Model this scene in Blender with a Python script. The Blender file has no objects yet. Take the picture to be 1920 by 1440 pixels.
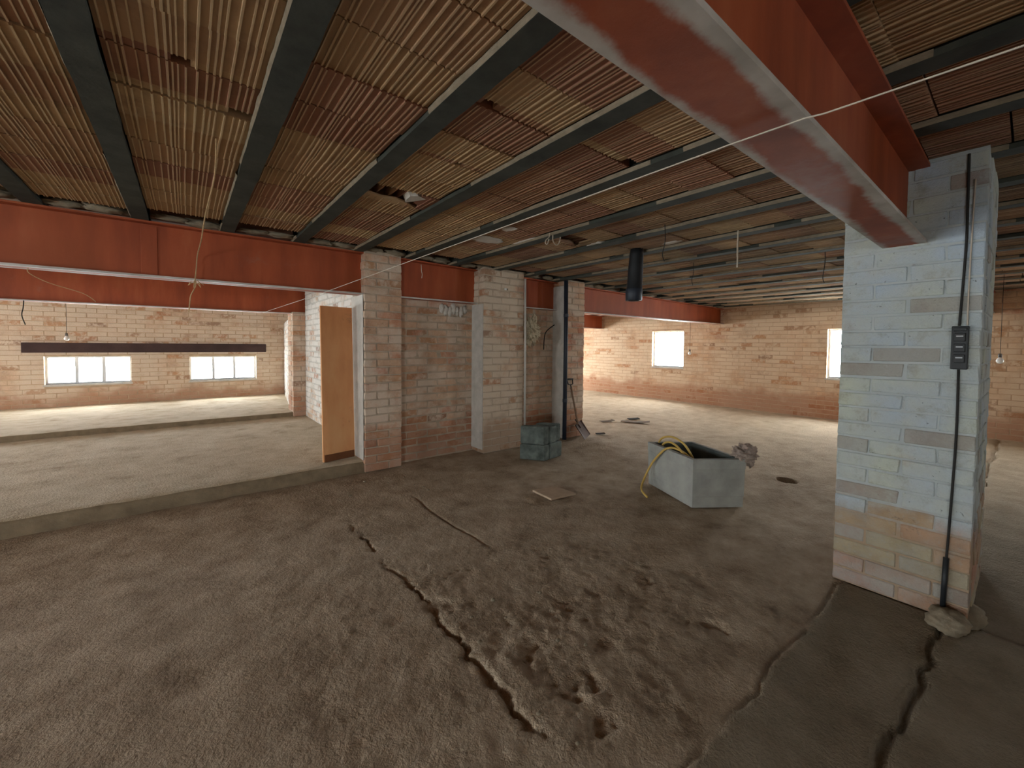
import bpy, bmesh, math, random
import numpy as np
from math import radians, sin, cos, pi
from mathutils import Vector, Matrix

# ---------------------------------------------------------------- camera, sky, exposure
SC = bpy.context.scene
COL = SC.collection
FPX, YAW, PITCH, ROLL, HC = 771.0, radians(38.5), radians(2.0), radians(0.5), 1.5
f0 = Vector((sin(YAW), cos(YAW), 0)); r0 = Vector((cos(YAW), -sin(YAW), 0)); u0 = Vector((0, 0, 1))
fw = f0*cos(PITCH) - u0*sin(PITCH); up = f0*sin(PITCH) + u0*cos(PITCH)
rt = r0*cos(ROLL) + up*sin(ROLL); up = -r0*sin(ROLL) + up*cos(ROLL)
cam = bpy.data.cameras.new('camera'); camo = bpy.data.objects.new('camera', cam); COL.objects.link(camo)
camo.matrix_world = Matrix(((rt.x, up.x, -fw.x, 0), (rt.y, up.y, -fw.y, 0), (rt.z, up.z, -fw.z, HC), (0, 0, 0, 1)))
cam.sensor_width = 36.0; cam.lens = 36.0*FPX/1920; cam.shift_y = -46/1920; cam.clip_start = 0.02; cam.clip_end = 200
SC.camera = camo

world = bpy.data.worlds.new('overcast_sky'); SC.world = world; world.use_nodes = True
bg = world.node_tree.nodes['Background']
bg.inputs[0].default_value = (0.93, 0.97, 1.0, 1); bg.inputs[1].default_value = 14.0

SC.view_settings.view_transform = 'Standard'; SC.view_settings.look = 'None'
SC.view_settings.exposure = 1.9; SC.view_settings.gamma = 1.0; SC.view_settings.use_curve_mapping = False
SC.cycles.use_denoising = True
SC.cycles.max_bounces = 12; SC.cycles.diffuse_bounces = 6; SC.cycles.transparent_max_bounces = 12

RNG = random.Random(7)
NPR = np.random.RandomState(11)

# ---------------------------------------------------------------- materials
def c(r, g, b):
    def l(v):
        v /= 255.0
        return v/12.92 if v <= .04045 else ((v+.055)/1.055)**2.4
    return (l(r), l(g), l(b), 1.0)

class NT:
    def __init__(s, name, rough=.9, spec=.25):
        s.m = bpy.data.materials.new(name); s.m.use_nodes = True
        s.t = s.m.node_tree; s.b = s.t.nodes['Principled BSDF']
        s.b.inputs['Roughness'].default_value = rough
        s.b.inputs['Specular IOR Level'].default_value = spec
        s._pos = None; s._geo = None
    def node(s, ty, **kw):
        n = s.t.nodes.new(ty)
        for k, v in kw.items(): setattr(n, k, v)
        return n
    def put(s, sock, v):
        if isinstance(v, bpy.types.NodeSocket): s.t.links.new(v, sock)
        elif v is not None: sock.default_value = v
    @property
    def geo(s):
        if s._geo is None: s._geo = s.node('ShaderNodeNewGeometry')
        return s._geo
    @property
    def pos(s): return s.geo.outputs['Position']
    def obj(s): return s.node('ShaderNodeTexCoord').outputs['Object']
    def sep(s, v):
        n = s.node('ShaderNodeSeparateXYZ'); s.put(n.inputs[0], v); return n.outputs
    def scale(s, v, sc):
        n = s.node('ShaderNodeVectorMath', operation='MULTIPLY'); s.put(n.inputs[0], v); n.inputs[1].default_value = sc; return n.outputs[0]
    def noise(s, scale, detail=4, rough=.55, vec=None, dist=0):
        n = s.node('ShaderNodeTexNoise'); s.put(n.inputs['Vector'], vec if vec is not None else s.pos)
        n.inputs['Scale'].default_value = scale; n.inputs['Detail'].default_value = detail
        n.inputs['Roughness'].default_value = rough; n.inputs['Distortion'].default_value = dist
        return n.outputs['Fac']
    def math(s, op, a, b=None, cl=False):
        n = s.node('ShaderNodeMath', operation=op, use_clamp=cl); s.put(n.inputs[0], a)
        if b is not None: s.put(n.inputs[1], b)
        return n.outputs[0]
    def step(s, v, lo, hi, a=0.0, b=1.0):
        n = s.node('ShaderNodeMapRange', interpolation_type='SMOOTHSTEP'); s.put(n.inputs[0], v)
        n.inputs[1].default_value = lo; n.inputs[2].default_value = hi; n.inputs[3].default_value = a; n.inputs[4].default_value = b
        return n.outputs[0]
    def ramp(s, v, stops, const=False):
        n = s.node('ShaderNodeValToRGB'); s.put(n.inputs[0], v); e = n.color_ramp.elements
        if const: n.color_ramp.interpolation = 'CONSTANT'
        e[0].position, e[0].color = stops[0]; e[1].position, e[1].color = stops[-1]
        for p, col in stops[1:-1]:
            k = e.new(p); k.color = col
        return n.outputs[0]
    def mix(s, f, a, b, mode='MIX'):
        n = s.node('ShaderNodeMix', data_type='RGBA', blend_type=mode)
        s.put(n.inputs[0], f); s.put(n.inputs[6], a); s.put(n.inputs[7], b); return n.outputs[2]
    def rnd(s):
        a = s.node('ShaderNodeObjectInfo').outputs['Random']
        return s.math('FRACT', s.math('ADD', a, s.geo.outputs['Random Per Island']))
    def bump(s, h, strength=.4, dist=.01):
        n = s.node('ShaderNodeBump'); n.inputs['Strength'].default_value = strength; n.inputs['Distance'].default_value = dist
        s.put(n.inputs['Height'], h); s.t.links.new(n.outputs[0], s.b.inputs['Normal'])
    def color(s, v): s.put(s.b.inputs['Base Color'], v); return s.m

def simple(name, col, rough=.8, spec=.25, var=.25, sc=12, metal=0, bump=.15, col2=None):
    n = NT(name, rough, spec); n.b.inputs['Metallic'].default_value = metal
    f = n.noise(sc, 5, .6)
    d = tuple(v*(1-var) for v in col[:3]) + (1,)
    n.color(n.ramp(f, [(.3, col2 or d), (.68, col)]))
    if bump: n.bump(n.noise(sc*5, 4, .6), bump, .006)
    return n.m

def brick_mat(name, stops, smear, lo, hi, smear_sc=2.0, stain=None, paint=None, varamt=.3):
    n = NT(name, .93, .15)
    r = n.rnd()
    col = n.ramp(r, stops)
    fine = n.noise(38, 5, .65); mid = n.noise(7, 4, .6)
    col = n.mix(n.step(mid, .35, .7, 0, varamt), col, c(96, 74, 60))
    col = n.mix(n.step(fine, .5, .75, 0, .45), col, smear)
    col = n.mix(n.step(n.noise(16, 5, .7), .60, .72, 0, .55), col, c(84, 70, 60))
    sm = n.math('ADD', n.noise(smear_sc, 6, .65), n.math('MULTIPLY', n.math('SUBTRACT', r, .5), .13))
    col = n.mix(n.step(sm, lo, hi, 0, .92), col, smear)
    if not paint:   # single darker, bare or scarred bricks
        r2 = n.math('FRACT', n.math('MULTIPLY', r, 7.31))
        fl_ = n.math('MULTIPLY', n.step(r2, .80, .90), n.step(n.noise(9, 5, .7), .40, .58))
        col = n.mix(n.math('MULTIPLY', fl_, .75), col, n.ramp(r, [(0, c(160, 104, 72)), (.5, c(176, 126, 84)), (1, c(130, 96, 76))]))
        col = n.mix(n.step(n.noise(2.4, 6, .7), .54, .74, 0, .45), col, c(150, 126, 104))
    z = n.sep(n.pos)[2]
    if stain:   # rising damp stain along the foot of the wall
        zz = n.math('ADD', z, n.math('MULTIPLY', n.math('SUBTRACT', n.noise(1.7, 4), .5), .9))
        col = n.mix(n.step(zz, .28, .62, .62, 0), col, stain)
    if paint:   # thin whitewash, flaked off in places and missing near the foot
        pn = n.math('ADD', n.noise(3.4, 6, .7), n.math('MULTIPLY', n.step(r, .78, .98), .34))
        zz = n.math('ADD', z, n.math('MULTIPLY', n.math('SUBTRACT', n.noise(4.5, 5, .65), .5), .55))
        zz = n.math('ADD', zz, n.math('MULTIPLY', n.math('SUBTRACT', r, .5), .25))
        keep = n.math('MULTIPLY', n.step(pn, .56, .80, 1, .22), n.step(zz, .36, .62, .04, 1))
        pc = n.ramp(n.noise(2.2, 5), [(.35, paint[0]), (.5, c(178, 186, 184)), (.68, paint[1])])
        pc = n.mix(n.step(n.noise(5.5, 6, .7), .52, .70, 0, .4), pc, c(164, 158, 134))
        pc = n.mix(n.step(n.noise(34, 4, .6), .66, .72, 0, .7), pc, c(70, 68, 64))
        pc = n.mix(n.step(n.noise(11, 5, .7), .5, .75, 0, .35), pc, c(120, 118, 108))
        col = n.mix(keep, col, pc)
    n.color(col)
    n.bump(n.math('ADD', n.math('ADD', n.math('MULTIPLY', fine, .8), n.noise(14, 5, .7)), n.math('MULTIPLY', n.noise(120, 3), .6)), .6, .012)
    return n.m

BUFF = [(0, c(202, 168, 140)), (.25, c(190, 152, 124)), (.5, c(208, 180, 154)), (.72, c(196, 146, 116)), (.88, c(186, 120, 92)), (1, c(170, 134, 114))]
PINK = [(0, c(204, 178, 154)), (.3, c(198, 168, 142)), (.6, c(208, 184, 158)), (.84, c(198, 164, 134)), (.93, c(186, 136, 104)), (1, c(168, 106, 76))]
ORNG = [(0, c(202, 170, 140)), (.35, c(198, 162, 130)), (.65, c(204, 174, 144)), (.86, c(196, 154, 120)), (.95, c(178, 124, 92)), (1, c(156, 100, 74))]
M_brick = brick_mat('brick_buff', BUFF, c(206, 190, 172), .40, .64, 2.6, stain=c(158, 108, 82))
M_brick_render = brick_mat('brick_thinly_rendered', BUFF, c(202, 188, 168), .28, .50, 2.2, stain=c(140, 108, 84))
M_brick_white = brick_mat('brick_whitish_lit', PINK, c(214, 212, 206), .30, .48)  # whitish paint, with the strong window light put into its pale colour
M_brick_left = brick_mat('brick_window_wall', PINK, c(206, 190, 170), .30, .54, 1.3, stain=c(158, 104, 70))
M_brick_right = brick_mat('brick_end_wall', ORNG, c(206, 184, 158), .34, .58, 1.1, stain=c(150, 92, 62))
M_brick_paint = brick_mat('brick_whitewashed', [(0, c(178, 138, 112)), (.2, c(168, 154, 122)), (.4, c(150, 146, 138)), (.6, c(186, 132, 100)), (.8, c(166, 126, 112)), (1, c(142, 130, 118))], c(160, 158, 150), .40, .66,
                          paint=(c(172, 186, 198), c(188, 196, 178)))
M_mortar = simple('mortar', c(186, 170, 150), .95, .1, .3, 9, bump=.5)
M_mortar_wall = simple('wall_mortar', c(190, 166, 138), .95, .1, .3, 7, bump=.5)
M_mortar_end = simple('end_wall_mortar', c(192, 162, 134), .95, .1, .3, 7, bump=.5)
M_mortar_white = simple('mortar_whitish', c(196, 192, 184), .95, .1, .25, 9, bump=.5)  # whitish mortar, also used for the painted window light on the corner pillar
def paint_mortar():
    n = NT('mortar_whitewashed', .95, .1)
    z = n.sep(n.pos)[2]
    zz = n.math('ADD', z, n.math('MULTIPLY', n.math('SUBTRACT', n.noise(4.5, 5, .65), .5), .55))
    col = n.mix(n.step(zz, .36, .62), c(158, 138, 116), n.ramp(n.noise(3, 5), [(.35, c(164, 172, 174)), (.7, c(182, 190, 190))]))
    n.color(n.mix(n.step(n.noise(9, 5, .7), .58, .72, 0, .55), col, c(110, 104, 96)))
    n.bump(n.noise(50, 4), .5, .006); return n.m
M_mortar_paint = paint_mortar()

def steel(name, chalk):
    n = NT(name, .62, .35)
    p = n.pos
    st = n.noise(5.5, 5, .6, n.scale(p, (1, 1, .18)))
    col = n.ramp(st, [(.3, c(140, 66, 38)), (.55, c(164, 80, 46)), (.75, c(176, 96, 60))])
    col = n.mix(n.step(n.noise(1.1, 4), .45, .7, 0, .55), col, c(146, 74, 38))
    col = n.mix(n.step(n.noise(2.3, 6, .7), .6, .72, 0, .5), col, c(152, 100, 82))
    if chalk:   # pale bloom on the flange edges, a coating that has rubbed off the middle
        y = n.sep(n.obj())[1]
        e = n.math('ADD', n.math('ABSOLUTE', y), n.math('MULTIPLY', n.math('SUBTRACT', n.noise(3.2, 6, .7), .5), .11))
        e = n.math('SUBTRACT', e, n.math('MULTIPLY', y, .12))
        col = n.mix(n.step(e, .050, .082, 0, .92), col, n.ramp(n.noise(6, 4), [(.3, c(170, 168, 160)), (.7, c(216, 214, 208))]))
        col = n.mix(n.step(n.noise(2.0, 6, .7), .5, .72, 0, .5), col, c(170, 130, 122))
    n.color(col); n.bump(n.noise(26, 5, .7), .12, .006); return n.m
M_steel = steel('red_oxide_steel', False); M_flange = steel('red_oxide_steel_chalky', True)

def clay(name='ribbed_clay_block', rib=0):
    n = NT(name, .93, .12)
    r = n.rnd()
    col = n.ramp(r, [(0, c(172, 142, 108)), (.25, c(180, 152, 118)), (.42, c(164, 130, 102)), (.60, c(156, 116, 94)), (.76, c(142, 102, 86)), (.88, c(168, 138, 104)), (1, c(186, 162, 128))])
    s = n.noise(3.0, 6, .7)
    col = n.mix(n.step(s, .5, .72, 0, .45), col, c(116, 86, 70))
    col = n.mix(n.step(n.noise(18, 5, .7), .58, .8, 0, .35), col, c(186, 160, 122))
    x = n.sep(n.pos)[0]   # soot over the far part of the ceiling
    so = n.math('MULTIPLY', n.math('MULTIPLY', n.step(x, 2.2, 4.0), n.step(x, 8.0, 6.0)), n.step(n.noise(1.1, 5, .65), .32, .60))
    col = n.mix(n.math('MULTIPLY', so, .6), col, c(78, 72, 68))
    col = n.mix(n.math('MULTIPLY', n.step(x, 6.5, 9.0), n.step(n.noise(1.7, 5, .65), .3, .6, .3, .7)), col, c(196, 186, 174))   # paler blocks towards the end wall
    if rib: col = n.mix(rib, col, c(208, 184, 146))
    n.color(col); n.bump(n.noise(70, 4), .25, .004); return n.m
M_clay = clay(); M_rib = clay('lit_rib_crest', .5)  # rib crests paler: the light they catch is painted in
M_joist = simple('precast_concrete_joist', c(76, 79, 72), .92, .2, .45, 6, bump=.35)
M_slab = simple('topping_concrete', c(86, 82, 76), .95, .1, .4, 3)
M_dab = simple('ceiling_mortar', c(150, 138, 118), .97, .1, .35, 14, bump=.6)
M_plaster = simple('white_gypsum', c(206, 200, 190), .95, .15, .18, 10, bump=.4)

def floor_mat(name, a, b, d, smooth=False):
    n = NT(name, .94, .18)
    big = n.noise(.9, 5, .6); mid = n.noise(3.6, 6, .68); fin = n.noise(42, 5, .7)
    col = n.ramp(mid, [(.26, d), (.44, a), (.72, b)])
    col = n.mix(n.step(big, .42, .66, 0, .6), col, n.ramp(mid, [(.3, a), (.7, b)]))
    col = n.mix(n.step(fin, .56, .74, 0, .55), col, b)
    sp_ = n.noise(130, 3, .7)
    col = n.mix(n.step(sp_, .60, .72, 0, .45), col, b); col = n.mix(n.step(sp_, .42, .30, 0, .5), col, d)
    col = n.mix(n.step(fin, .40, .24, 0, .5), col, d)
    if smooth:   # the trowelled strip beside the pillar is a greener, darker screed
        y = n.sep(n.pos)[1]
        yy = n.math('ADD', y, n.math('MULTIPLY', n.math('SUBTRACT', n.noise(6, 3), .5), .05))
        col = n.mix(n.step(yy, .72, .68, 0, .55), col, n.ramp(n.noise(2.2, 5), [(.3, c(88, 86, 70)), (.7, c(112, 104, 86))]))
    if smooth:   # screed painted paler towards the end wall, for the window light there
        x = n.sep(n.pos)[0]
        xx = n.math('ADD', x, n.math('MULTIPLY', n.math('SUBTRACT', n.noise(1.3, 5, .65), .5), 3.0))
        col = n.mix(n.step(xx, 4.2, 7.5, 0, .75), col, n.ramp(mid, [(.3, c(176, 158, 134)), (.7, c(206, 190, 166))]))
    n.color(col)
    h = n.math('ADD', n.math('MULTIPLY', n.noise(60, 3, .6), .8), n.math('ADD', n.math('MULTIPLY', n.noise(22, 5, .7), .8), n.math('MULTIPLY', n.noise(150, 3), .3)))
    n.bump(h, .85, .018); return n.m
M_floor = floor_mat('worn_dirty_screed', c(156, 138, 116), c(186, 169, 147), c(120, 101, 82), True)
M_floor2 = floor_mat('dusty_concrete_step', c(184, 170, 146), c(208, 196, 174), c(150, 130, 104))

M_riser = simple('shaded_step_edge', c(140, 124, 101), .95, .1, .35, 8, bump=.6)  # risers darkened: shade on faces turned from the windows, painted in
M_trough = simple('cast_concrete_trough', c(166, 168, 162), .92, .2, .32, 5, bump=.35)
M_trough_in = simple('dark_trough_concrete', c(88, 94, 92), .7, .3, .45, 5)  # darker concrete for the inside of the trough
M_hose = simple('yellow_hose_rubber', c(206, 172, 92), .6, .4, .2, 20, bump=0)
M_rag = simple('matted_grey_fibre', c(182, 164, 152), .98, .05, .5, 22, bump=.9)
M_foam = simple('dried_foam', c(206, 190, 162), .97, .1, .45, 22, bump=.9)
M_black = simple('black_plastic', c(34, 37, 40), .5, .4, .3, 8, bump=.1)
M_blackpipe = simple('blue_black_pipe', c(40, 46, 58), .5, .4, .3, 8, bump=.1)
M_whitepvc = simple('white_plastic_pipe', c(202, 198, 190), .55, .4, .18, 8, bump=.1)
M_twine = simple('sisal_twine', c(196, 168, 128), .95, .1, .3, 40, bump=0)
M_wire = simple('bare_pale_wire', c(196, 184, 168), .6, .4, .2, 20, bump=0)
M_cable = simple('dark_cable', c(44, 42, 40), .7, .3, .3, 20, bump=0)
M_rope = simple('white_cord', c(214, 204, 186), .9, .1, .2, 30, bump=0)
M_stone = simple('green_grey_stone', c(112, 120, 114), .85, .25, .5, 7, bump=.6, col2=c(52, 58, 54))
M_blade = simple('rusty_shovel_steel', c(92, 74, 68), .55, .5, .4, 14, metal=.4)
M_wood = simple('grey_worn_wood', c(128, 104, 84), .8, .2, .35, 25)
M_lid = simple('stone_slab', c(186, 164, 140), .92, .15, .2, 10, bump=.4)
M_debris = simple('dirty_offcut', c(120, 102, 86), .9, .15, .35, 18)
M_dark = simple('dark_grime', c(40, 36, 32), .95, .1, .3, 18)
M_lintel = simple('dark_stained_timber', c(74, 58, 56), .85, .2, .35, 4)
M_frame = simple('pale_window_frame', c(196, 200, 204), .5, .4, .1, 8, bump=0)
M_bulb = simple('milky_bulb_glass', c(236, 236, 232), .25, .5, .05, 8, bump=0)
M_sock = simple('bulb_socket', c(96, 92, 88), .6, .3, .2, 8, bump=0)
def board_mat():
    n = NT('orange_plywood', .8, .25)
    g = n.noise(2.6, 5, .6, n.scale(n.pos, (1, 1, .35)))
    col = n.ramp(g, [(.3, c(196, 132, 86)), (.55, c(220, 160, 110)), (.75, c(228, 178, 128))])
    col = n.mix(n.step(n.noise(3.4, 6, .7), .60, .72, 0, .6), col, c(136, 100, 74))
    n.color(col); n.bump(n.noise(60, 3), .15, .004); return n.m
M_board = board_mat()
def glass_mat():
    m = bpy.data.materials.new('window_glass'); m.use_nodes = True; t = m.node_tree; t.nodes.clear()
    o = t.nodes.new('ShaderNodeOutputMaterial'); tr = t.nodes.new('ShaderNodeBsdfTransparent'); gl = t.nodes.new('ShaderNodeBsdfGlossy')
    gl.inputs['Roughness'].default_value = .05; tr.inputs[0].default_value = (.97, .985, .98, 1)
    mx = t.nodes.new('ShaderNodeMixShader'); mx.inputs[0].default_value = .06
    t.links.new(tr.outputs[0], mx.inputs[1]); t.links.new(gl.outputs[0], mx.inputs[2]); t.links.new(mx.outputs[0], o.inputs[0]); return m
M_glass = glass_mat()

# ---------------------------------------------------------------- geometry helpers
def tag(o, label=None, cat=None, group=None, kind=None):
    if label: o['label'] = label
    if cat: o['category'] = cat
    if group: o['group'] = group
    if kind: o['kind'] = kind
    return o

def link(name, mesh, parent=None, loc=(0, 0, 0)):
    o = bpy.data.objects.new(name, mesh); COL.objects.link(o)
    if parent is not None: o.parent = parent
    o.location = loc; return o

def root(name, loc, label, cat, group=None):
    o = bpy.data.objects.new(name, None); COL.objects.link(o); o.location = loc
    o.empty_display_size = .1
    return tag(o, label, cat, group)

def pydata(name, V, F, mat, smooth=False):
    me = bpy.data.meshes.new(name); me.from_pydata([tuple(v) for v in V], [], [tuple(f) for f in F]); me.materials.append(mat)
    bm = bmesh.new(); bm.from_mesh(me); bmesh.ops.recalc_face_normals(bm, faces=bm.faces); bm.to_mesh(me); bm.free()
    if smooth: me.polygons.foreach_set('use_smooth', [True]*len(me.polygons))
    return me

def fastmesh(name, V, F, mat):      # V (n,3), F (m,k) arrays, windings already right
    me = bpy.data.meshes.new(name); V = np.asarray(V, np.float32); F = np.asarray(F, np.int32); k = F.shape[1]
    me.vertices.add(len(V)); me.vertices.foreach_set('co', V.ravel())
    me.loops.add(F.size); me.loops.foreach_set('vertex_index', F.ravel())
    me.polygons.add(len(F)); me.polygons.foreach_set('loop_start', np.arange(0, F.size, k, dtype=np.int32))
    me.polygons.foreach_set('loop_total', np.full(len(F), k, np.int32))
    me.update(calc_edges=True); me.validate(); me.shade_flat(); me.materials.append(mat); return me

class MB:
    def __init__(s): s.V = []; s.F = []
    def add(s, V, F):
        o = len(s.V); s.V += [tuple(v) for v in V]; s.F += [tuple(i+o for i in f) for f in F]; return s
    def box(s, a, b):
        (x0, y0, z0), (x1, y1, z1) = a, b
        return s.add([(x0,y0,z0),(x1,y0,z0),(x1,y1,z0),(x0,y1,z0),(x0,y0,z1),(x1,y0,z1),(x1,y1,z1),(x0,y1,z1)],
                     [(0,3,2,1),(4,5,6,7),(0,1,5,4),(1,2,6,5),(2,3,7,6),(3,0,4,7)])
    def prism(s, poly, z0, z1):
        n = len(poly); V = [(x, y, z0) for x, y in poly] + [(x, y, z1) for x, y in poly]
        F = [tuple(range(n-1, -1, -1)), tuple(range(n, 2*n))] + [(i, (i+1) % n, n+(i+1) % n, n+i) for i in range(n)]
        return s.add(V, F)
    def tube(s, path, r, n=6, cap=True):
        P = [Vector(p) for p in path]; m = len(P); R = r if isinstance(r, (list, tuple)) else [r]*m
        V = []; F = []
        prev = None
        for i, p in enumerate(P):
            t = (P[min(i+1, m-1)] - P[max(i-1, 0)]).normalized()
            if prev is None:
                a = Vector((0, 0, 1)) if abs(t.z) < .9 else Vector((1, 0, 0)); nx = t.cross(a).normalized()
            else: nx = (prev - t*prev.dot(t)).normalized()
            prev = nx; ny = t.cross(nx)
            for k in range(n):
                a = 2*pi*k/n; V.append(p + nx*cos(a)*R[i] + ny*sin(a)*R[i])
        for i in range(m-1):
            for k in range(n):
                F.append((i*n+k, i*n+(k+1) % n, (i+1)*n+(k+1) % n, (i+1)*n+k))
        if cap: F += [tuple(range(n-1, -1, -1)), tuple(range((m-1)*n, m*n))]
        return s.add(V, F)
    def lathe(s, prof, centre, n=20):
        cx, cy, cz = centre; V = []; F = []
        for r, z in prof:
            for k in range(n): V.append((cx+r*cos(2*pi*k/n), cy+r*sin(2*pi*k/n), cz+z))
        for i in range(len(prof)-1):
            for k in range(n): F.append((i*n+k, i*n+(k+1) % n, (i+1)*n+(k+1) % n, (i+1)*n+k))
        return s.add(V, F)
    def build(s, name, mat, parent=None, loc=(0, 0, 0), smooth=False, bevel=0):
        base = Vector(parent.location) if parent is not None else Vector((0, 0, 0))
        if parent is None: base = Vector(loc)
        else: base = base + Vector(loc)
        if parent is not None and parent.parent is not None: base = base + Vector(parent.parent.location)
        me = pydata(name, [Vector(v)-base for v in s.V], s.F, mat, smooth)
        o = link(name, me, parent, loc)
        if bevel:
            bv = o.modifiers.new('bevel', 'BEVEL'); bv.width = bevel; bv.segments = 2; bv.limit_method = 'ANGLE'
        return o

def smooth_path(P, k=6):
    P = [Vector(p) for p in P]; out = []
    for i in range(len(P)-1):
        a = P[max(i-1, 0)]; b = P[i]; d = P[i+1]; e = P[min(i+2, len(P)-1)]
        for j in range(k):
            t = j/k
            out.append(.5*((2*b) + (d-a)*t + (2*a-5*b+4*d-e)*t*t + (-a+3*b-3*d+e)*t**3))
    out.append(P[-1]); return out

def vnoise(x, y, seed=0):
    x = np.asarray(x, float); y = np.asarray(y, float)
    xi = np.floor(x).astype(np.int64); yi = np.floor(y).astype(np.int64); xf = x-xi; yf = y-yi
    def h(a, b):
        n = (a*374761393 + b*668265263 + seed*974634777) & 0x7fffffff
        n = ((n ^ (n >> 13))*1274126177) & 0x7fffffff
        return ((n ^ (n >> 16)) & 0xffff)/65535.0
    u = xf*xf*(3-2*xf); v = yf*yf*(3-2*yf)
    return (h(xi, yi)*(1-u)+h(xi+1, yi)*u)*(1-v) + (h(xi, yi+1)*(1-u)+h(xi+1, yi+1)*u)*v
def fbm(x, y, o=4, seed=0):
    s = 0; a = .5; t = 0
    for i in range(o):
        s = s + a*vnoise(x*2**i, y*2**i, seed+i*17); t += a; a *= .5
    return s/t - .5

def chamfer(sx, sy, sz, ch=.006, jit=.003, seed=0):     # chamfered, slightly irregular brick as a 44-triangle hull
    r = random.Random(seed); bm = bmesh.new()
    for i in (-1, 1):
        for j in (-1, 1):
            for k in (-1, 1):
                dx, dy, dz = (r.uniform(-jit, jit) for _ in range(3)); q = ch*r.uniform(.6, 1.7)
                x, y, z = i*sx/2+dx, j*sy/2+dy, k*sz/2+dz
                bm.verts.new((x, y-j*q, z-k*q)); bm.verts.new((x-i*q, y, z-k*q)); bm.verts.new((x-i*q, y-j*q, z))
    g = bmesh.ops.convex_hull(bm, input=bm.verts[:])
    bmesh.ops.recalc_face_normals(bm, faces=bm.faces)
    bm.verts.index_update()
    V = np.array([v.co[:] for v in bm.verts]); F = np.array([[v.index for v in f.verts] for f in bm.faces]); bm.free()
    return V, F
_ARR = {}; _MESH = {}
CH = [.006, .003]
def brick_arr(size, var):
    k = (tuple(round(s, 3) for s in size), var, CH[0])
    if k not in _ARR: _ARR[k] = chamfer(*k[0], CH[0], CH[1], seed=int(sum(k[0])*1000)+var*31)
    return _ARR[k]
def brick_mesh(size, var, mat):
    k = (tuple(round(s, 3) for s in size), var, mat.name)
    if k not in _MESH:
        V, F = brick_arr(size, var); _MESH[k] = fastmesh('brick', V, F, mat)
    return _MESH[k]

def in_view(p, m=60):
    d = Vector(p) - Vector((0, 0, HC)); z = d.dot(fw)
    if z < .2: return 0
    x = 960 + FPX*d.dot(rt)/z; y = 674 - FPX*d.dot(up)/z
    return 1.0/z if (-m < x < 1920+m and -m < y < 1440+m) else 0

def place_bricks(bricks, parent, mat, limit=300, weight=None, stuff_name='brickwork'):
    """bricks: list of (centre, size). The most prominent ones are objects, the rest one joined mesh."""
    base = Vector(parent.location)
    sc = [((weight(b[0]) if weight else in_view(b[0])), i) for i, b in enumerate(bricks)]
    sc.sort(reverse=True); keep = set(i for s, i in sc[:limit])
    VV = []; FF = []; off = 0
    for i, (p, size) in enumerate(bricks):
        var = RNG.randrange(4)
        if i in keep:
            o = link('brick', brick_mesh(size, var, mat), parent, Vector(p)-base)
        else:
            V, F = brick_arr(size, var); VV.append(V+np.array(Vector(p)-base)); FF.append(F+off); off += len(V)
    if VV:
        o = link(stuff_name, fastmesh(stuff_name, np.concatenate(VV), np.concatenate(FF), mat), parent)
        o['kind'] = 'stuff'

BL, BH, MJ, PITCHZ = .285, .083, .010, .0945
def split_run(a, b, odd, r=None):
    """stretchers with a half brick lead on odd courses, cut pieces at the end"""
    out = []; x = a
    first = True
    while x < b-.02:
        L = BL
        if first and odd: L = BL/2-MJ/2
        first = False
        e = min(x+L, b)
        if b-e < .05: e = b
        if e-x > .035: out.append((x, e))
        x = e+MJ
    return out

def courses(z0, z1):
    z = z0+.004; i = 0
    while z < z1-.03:
        yield i, z, min(z+BH, z1-.002); z += PITCHZ; i += 1

def wall_bricks(axis, face, sgn, u0, u1, z0, z1, openings=(), depth=.07, proud=.003):
    """bricks of a wall lying on plane axis=face, facing sgn; openings (u0,u1,z0,z1)"""
    out = []
    for i, a, b in courses(z0, z1):
        zm = (a+b)/2; segs = [(u0, u1)]
        for (p, q, s, t) in openings:
            if b > s+.01 and a < t-.01:
                ns = []
                for (m, n) in segs:
                    if q <= m or p >= n: ns.append((m, n)); continue
                    if p > m: ns.append((m, p))
                    if q < n: ns.append((q, n))
                segs = ns
        for (m, n) in segs:
            for (x, e) in split_run(m, n, i % 2):
                w = proud + RNG.uniform(-.0015, .002)
                cc = face + sgn*(w - depth/2)
                L = e-x
                if axis == 'y': out.append(((( x+e)/2, cc, zm), (round(L, 2), depth, round(b-a, 3))))
                else: out.append(((cc, (x+e)/2, zm), (depth, round(L, 2), round(b-a, 3))))
    return out

def wall_box(axis, face, sgn, u0, u1, z0, z1, openings=(), th=.26):
    """mortar body of a wall with openings cut as separate slabs"""
    mb = MB(); us = sorted({u0, u1, *[o[0] for o in openings], *[o[1] for o in openings]})
    lo, hi = (face-th, face) if sgn > 0 else (face, face+th)
    def bx(a, b, s, t):
        if t-s < .003: return
        if axis == 'y': mb.box((a, lo, s), (b, hi, t))
        else: mb.box((lo, a, s), (hi, b, t))
    for a, b in zip(us, us[1:]):
        m = (a+b)/2; z = z0
        for o in sorted([o for o in openings if o[0] < m < o[1]], key=lambda o: o[2]):
            bx(a, b, z, o[2]); z = o[3]
        bx(a, b, z, z1)
    return mb

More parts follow.
